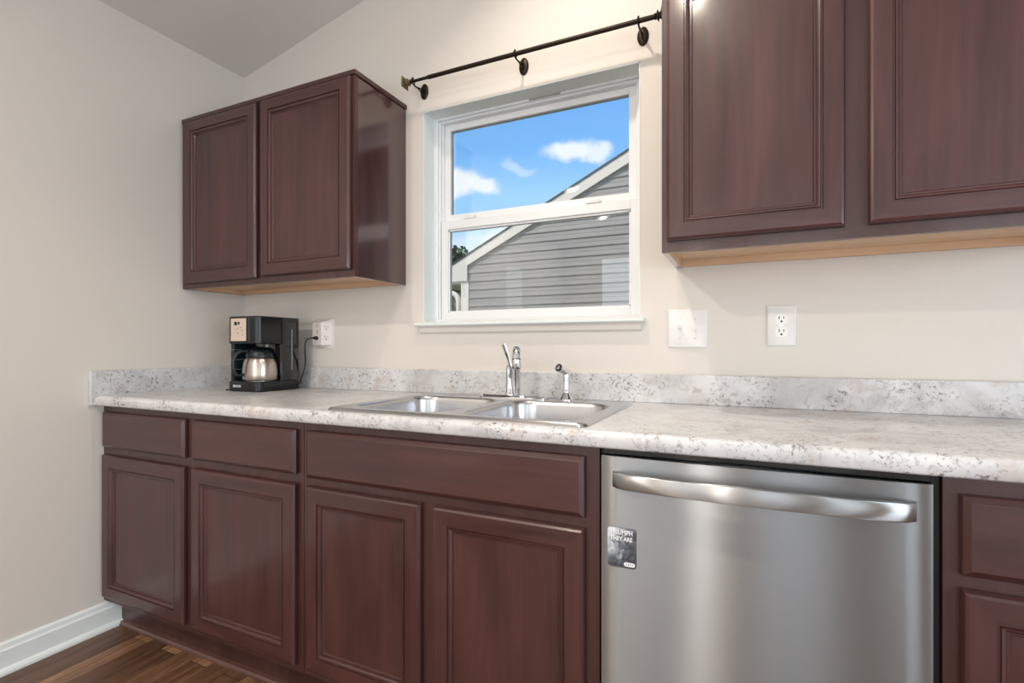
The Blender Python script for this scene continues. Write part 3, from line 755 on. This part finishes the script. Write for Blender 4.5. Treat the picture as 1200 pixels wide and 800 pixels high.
def bracket(x, label):
    b = empty('curtain_bracket', (x, 0, RZ_ - .01), label, 'bracket', BG)
    bm = nb(); zc = RZ_ - .006
    P = [(math.cos(2 * PI * k / 28), math.sin(2 * PI * k / 28)) for k in range(28)]
    loops(bm, [[(x + p * .0190, -.0003, zc + q * .0320) for p, q in P], [(x + p * .0190, -.003, zc + q * .0320) for p, q in P], [(x + p * .015, -.007, zc + q * .026) for p, q in P], [(x + p * .005, -.008, zc + q * .010) for p, q in P]], True, True)
    obj('wall_plate', bm, bronze, b, smooth=True, angle=40)
    bm = nb()
    tube(bm, spline([(x, -.005, zc + .006), (x, -.025, zc + .001), (x, -.055, zc - .006), (x, RY + .002, RZ_ - .0115)], 5), .0032, 10)
    tube(bm, spline([(x, -.005, zc - .012), (x, -.025, zc - .012), (x, -.045, zc - .007), (x, -.058, zc - .007)], 5), .0024, 8)
    obj('arm', bm, bronze, b, smooth=True, angle=60)
    bm = nb(); pts = []
    for k in range(15):
        a = -PI * .30 - PI * 1.2 * k / 14 if False else PI * 0.25 - (PI * 1.5) * k / 14
        pts.append((x, RY - .0108 * math.cos(a) * -1, RZ_ + .0108 * math.sin(a)))
    tube(bm, pts, .0026, 8)
    lathe(bm, [(.0032, 0), (.0032, .008)], (x, RY, RZ_ + .0075), (0, 0, 1), 10)
    obj('cradle', bm, bronze, b, smooth=True, angle=60)
bracket(1.079, 'dark bronze rod bracket at the end with the gold-toned finial, by the corner wall cabinet')
bracket(1.523, 'dark bronze rod bracket in the middle of the curtain rod over the window')
bracket(1.960, 'dark bronze rod bracket beside the large wall cabinet at the window corner')

# ------------------------------------------------------------------ recessed ceiling lights
def can_light(x, y, power, label, r=.075, spread=2.4, lamp=True):
    z = ceil_z(x); nrm = Vector((.222, 0, -1)).normalized() if x < RIDGE else Vector((-.222, 0, -1)).normalized()
    o = empty('ceiling_light', (x, y, z), label, 'ceiling light', 'recessed ceiling lights')
    c = Vector((x, y, z))
    bm = nb(); lathe(bm, [(r + .018, .0003), (r + .016, .004), (r, .006), (r, .003)], c, nrm, 32); obj('trim_ring', bm, trim_paint, o, smooth=True)
    bm = nb(); lathe(bm, [(r, .0005), (r, .003)], c, nrm, 32); obj('lens', bm, lens_white, o)
    l = bpy.data.lights.new('can_lamp', 'AREA'); l.shape = 'DISK'; l.size = r * 1.0; l.energy = power; l.color = (1, .88, .74); l.spread = spread
    lo = bpy.data.objects.new('can_lamp', l); C.objects.link(lo); lo.location = c + nrm * .012; lo.rotation_euler = nrm.to_track_quat('-Z', 'Y').to_euler()
can_light(1.60, -.62, 8.5, 'round recessed ceiling light over the sink')
can_light(2.02, -1.62, 10, 'round recessed ceiling light over the middle of the kitchen', spread=PI)
can_light(.755, -2.65, 32, 'round recessed ceiling light nearer the sink wall, mirrored in the upper window pane', spread=PI)
can_light(.755, -3.85, 16, 'round recessed ceiling light farther from the sink wall, mirrored in the lower window pane', spread=PI)

# ------------------------------------------------------------------ outside
grass = M('lawn_grass', rgb(86, 110, 58), .9)
bm = nb(); prism(bm, [(-25, .16), (25, .16), (25, 40), (-25, 40)], ex_z, -.5, -.4); obj('ground', bm, grass, kind='structure')
HY = 4.40; SL = .490
siding_m = M('taupe_vinyl_siding', rgb(152, 141, 129), .5)
cream = M('cream_trim', rgb(244, 224, 202), .45)
shingle = M('dark_shingle_edge', rgb(72, 70, 74), .8)
hs = empty('neighbour_house', (2.6, 7, -.4), 'neighbouring house with taupe lap siding and pale gable trim outside the window', 'house')
RX = 3.6
def roof_z(x): return 2.264 + SL * ((x if x < RX else 2 * RX - x) + 1.483)       # top of the roof edge on the gable
XL, XR = -1.235, 2 * RX + 1.235
bm = nb()
lap = .1155; z = -.4 + .031
zs = []
z0 = 1.659 - lap * 18
k = 0
while z0 + k * lap < roof_z(RX):
    za, zb = z0 + k * lap, z0 + (k + 1) * lap; k += 1
    def lim(zz):     # extent of the wall at this height (under the roof)
        xl = max(XL, (zz + .03 - 2.264) / SL - 1.483)
        return xl, 2 * RX - xl
    (a0, a1), (b0, b1) = lim(za), lim(zb)
    if a1 - a0 < .1: break
    if b1 < b0: b0 = b1 = RX
    # course: bottom lip, slightly flared face with a mid crease
    zm = za + lap * .5; (m0, m1) = lim(zm)
    if m1 < m0: m0 = m1 = RX
    rows = [(a0, a1, HY - .0005, za), (a0, a1, HY - .013, za + .001), (a0, a1, HY - .0145, za + .010), (m0, m1, HY - .006, zm), (m0, m1, HY - .0085, zm + .004), (b0, b1, HY - .001, zb)]
    V = [(bm.verts.new((p, y, zz)), bm.verts.new((q, y, zz))) for p, q, y, zz in rows]
    for u, v in zip(V, V[1:]): bm.faces.new((u[0], u[1], v[1], v[0]))
obj('siding', bm, siding_m, hs)
bm = nb(); pts = [(XL, -.4), (XR, -.4), (XR, roof_z(XR) - .04), (RX, roof_z(RX) - .04), (XL, roof_z(XL) - .04)]
prism(bm, pts, ex_y, HY, HY + 7); obj('house_walls', bm, siding_m, hs)
bm = nb()
EX = -1.80
for s in (0, 1):
    f = (lambda x: x) if s == 0 else (lambda x: 2 * RX - x)
    prism(bm, [(f(EX), roof_z(EX) - .022), (f(RX), roof_z(RX) - .022), (f(RX), roof_z(RX)), (f(EX), roof_z(EX))], ex_y, HY - .058, HY + 7.3)
obj('roof', bm, shingle, hs)
bm = nb()
for s in (0, 1):
    f = (lambda x: x) if s == 0 else (lambda x: 2 * RX - x)
    prism(bm, [(f(EX), roof_z(EX) - .024), (f(RX), roof_z(RX) - .024), (f(RX), roof_z(RX) - .178), (f(-1.235), roof_z(-1.235) - .155), (f(-1.235), 2.018), (f(EX), 2.018)], ex_y, HY - .046, HY - .016)
obj('rake_board', bm, cream, hs)
bm = nb(); box(bm, EX, -1.25, HY - .016, HY + 7, 1.99, 2.018); box(bm, EX, EX + .02, HY - .046, HY + 7, 2.0, roof_z(EX) - .03); obj('soffit', bm, cream, hs)
bm = nb(); box(bm, -1.345, -1.222, HY - .022, HY + .10, -.4, 2.016, .003, 1); obj('corner_board', bm, cream, hs)
bm = nb(); tube(bm, spline([(-1.72, HY + .02, 1.96), (-1.66, HY + .01, 1.905), (-1.54, HY, 1.875), (-1.44, HY - .005, 1.835), (-1.392, HY - .01, 1.76), (-1.388, HY - .01, 1.60), (-1.388, HY - .01, .6), (-1.388, HY - .01, -.35)], 6), .036, 14)
obj('downspout', bm, cream, hs, smooth=True)

# trees beyond the house
bark = M('bark', rgb(70, 58, 48), .9)
def leaf_mat():
    m = bpy.data.materials.new('tree_leaves'); m.use_nodes = True
    g = NT(m.node_tree)
    co = g.n('ShaderNodeTexCoord').outputs['Object']
    nz = g.n('ShaderNodeTexNoise', {'Vector': co, 'Scale': 4.0, 'Detail': 3.0})
    c = g.ramp(nz.outputs[0], [(.3, rgb(52, 70, 38)), (.7, rgb(112, 128, 76))])
    b = g.n('ShaderNodeBsdfPrincipled', {'Base Color': c, 'Roughness': .6})
    g.n('ShaderNodeOutputMaterial', {'Surface': b.outputs[0]})
    return m
leaf_m = leaf_mat()
def tree(name, x, y, zb, h, rx, rz, n, label, seed):
    rnd = random.Random(seed)
    o = empty(name, (x, y, zb), label, 'tree')
    bm = nb(); tube(bm, spline([(x, y, zb), (x + .05, y, zb + h * .35), (x - .05, y + .05, zb + h * .8)], 6), [.16 - .10 * i / 12 for i in range(13)], 10)
    for k in range(10):
        a = rnd.uniform(0, 2 * PI); z1 = zb + h * rnd.uniform(.35, .58); l = rx * rnd.uniform(.5, .85)
        l *= .62; tube(bm, [(x, y, z1), (x + l * .5 * math.cos(a), y + l * .5 * math.sin(a), z1 + h * .08), (x + l * math.cos(a), y + l * math.sin(a), z1 + h * .17)], [.05, .03, .012], 6)
    obj('trunk', bm, bark, o, smooth=True)
    bm = nb(); cz = zb + h * .62
    clumps = []
    for k in range(46):
        d = Vector((rnd.gauss(0, 1), rnd.gauss(0, 1), rnd.gauss(0, 1))).normalized() * rnd.uniform(.45, 1.0)
        clumps.append((Vector((x + d.x * rx, y + d.y * rx, cz + d.z * rz)), rnd.uniform(.22, .42)))
    for k in range(n):
        c, r = rnd.choice(clumps)
        d = Vector((rnd.gauss(0, 1), rnd.gauss(0, 1), rnd.gauss(0, 1))).normalized() * r * rnd.uniform(.3, 1.0)
        p = c + d; s = rnd.uniform(.055, .10)
        u = Vector((rnd.gauss(0, 1), rnd.gauss(0, 1), rnd.gauss(0, 1))).normalized(); w = u.orthogonal().normalized()
        bm.faces.new([bm.verts.new(p + u * s), bm.verts.new(p + w * s * .55 + u * s * .1), bm.verts.new(p - u * s), bm.verts.new(p - w * s * .55 + u * s * .1)])
    obj('foliage', bm, leaf_m, o)
tree('leafy_tree', -4.15, 8.6, -.4, 4.5, 1.0, 1.3, 14000, 'tall leafy green tree rising behind the eave of the neighbouring house', 3)
tree('leafy_bush', -3.05, 6.7, -.4, 2.5, .75, .9, 6000, 'lower green bush seen under the eave beside the downspout', 5)
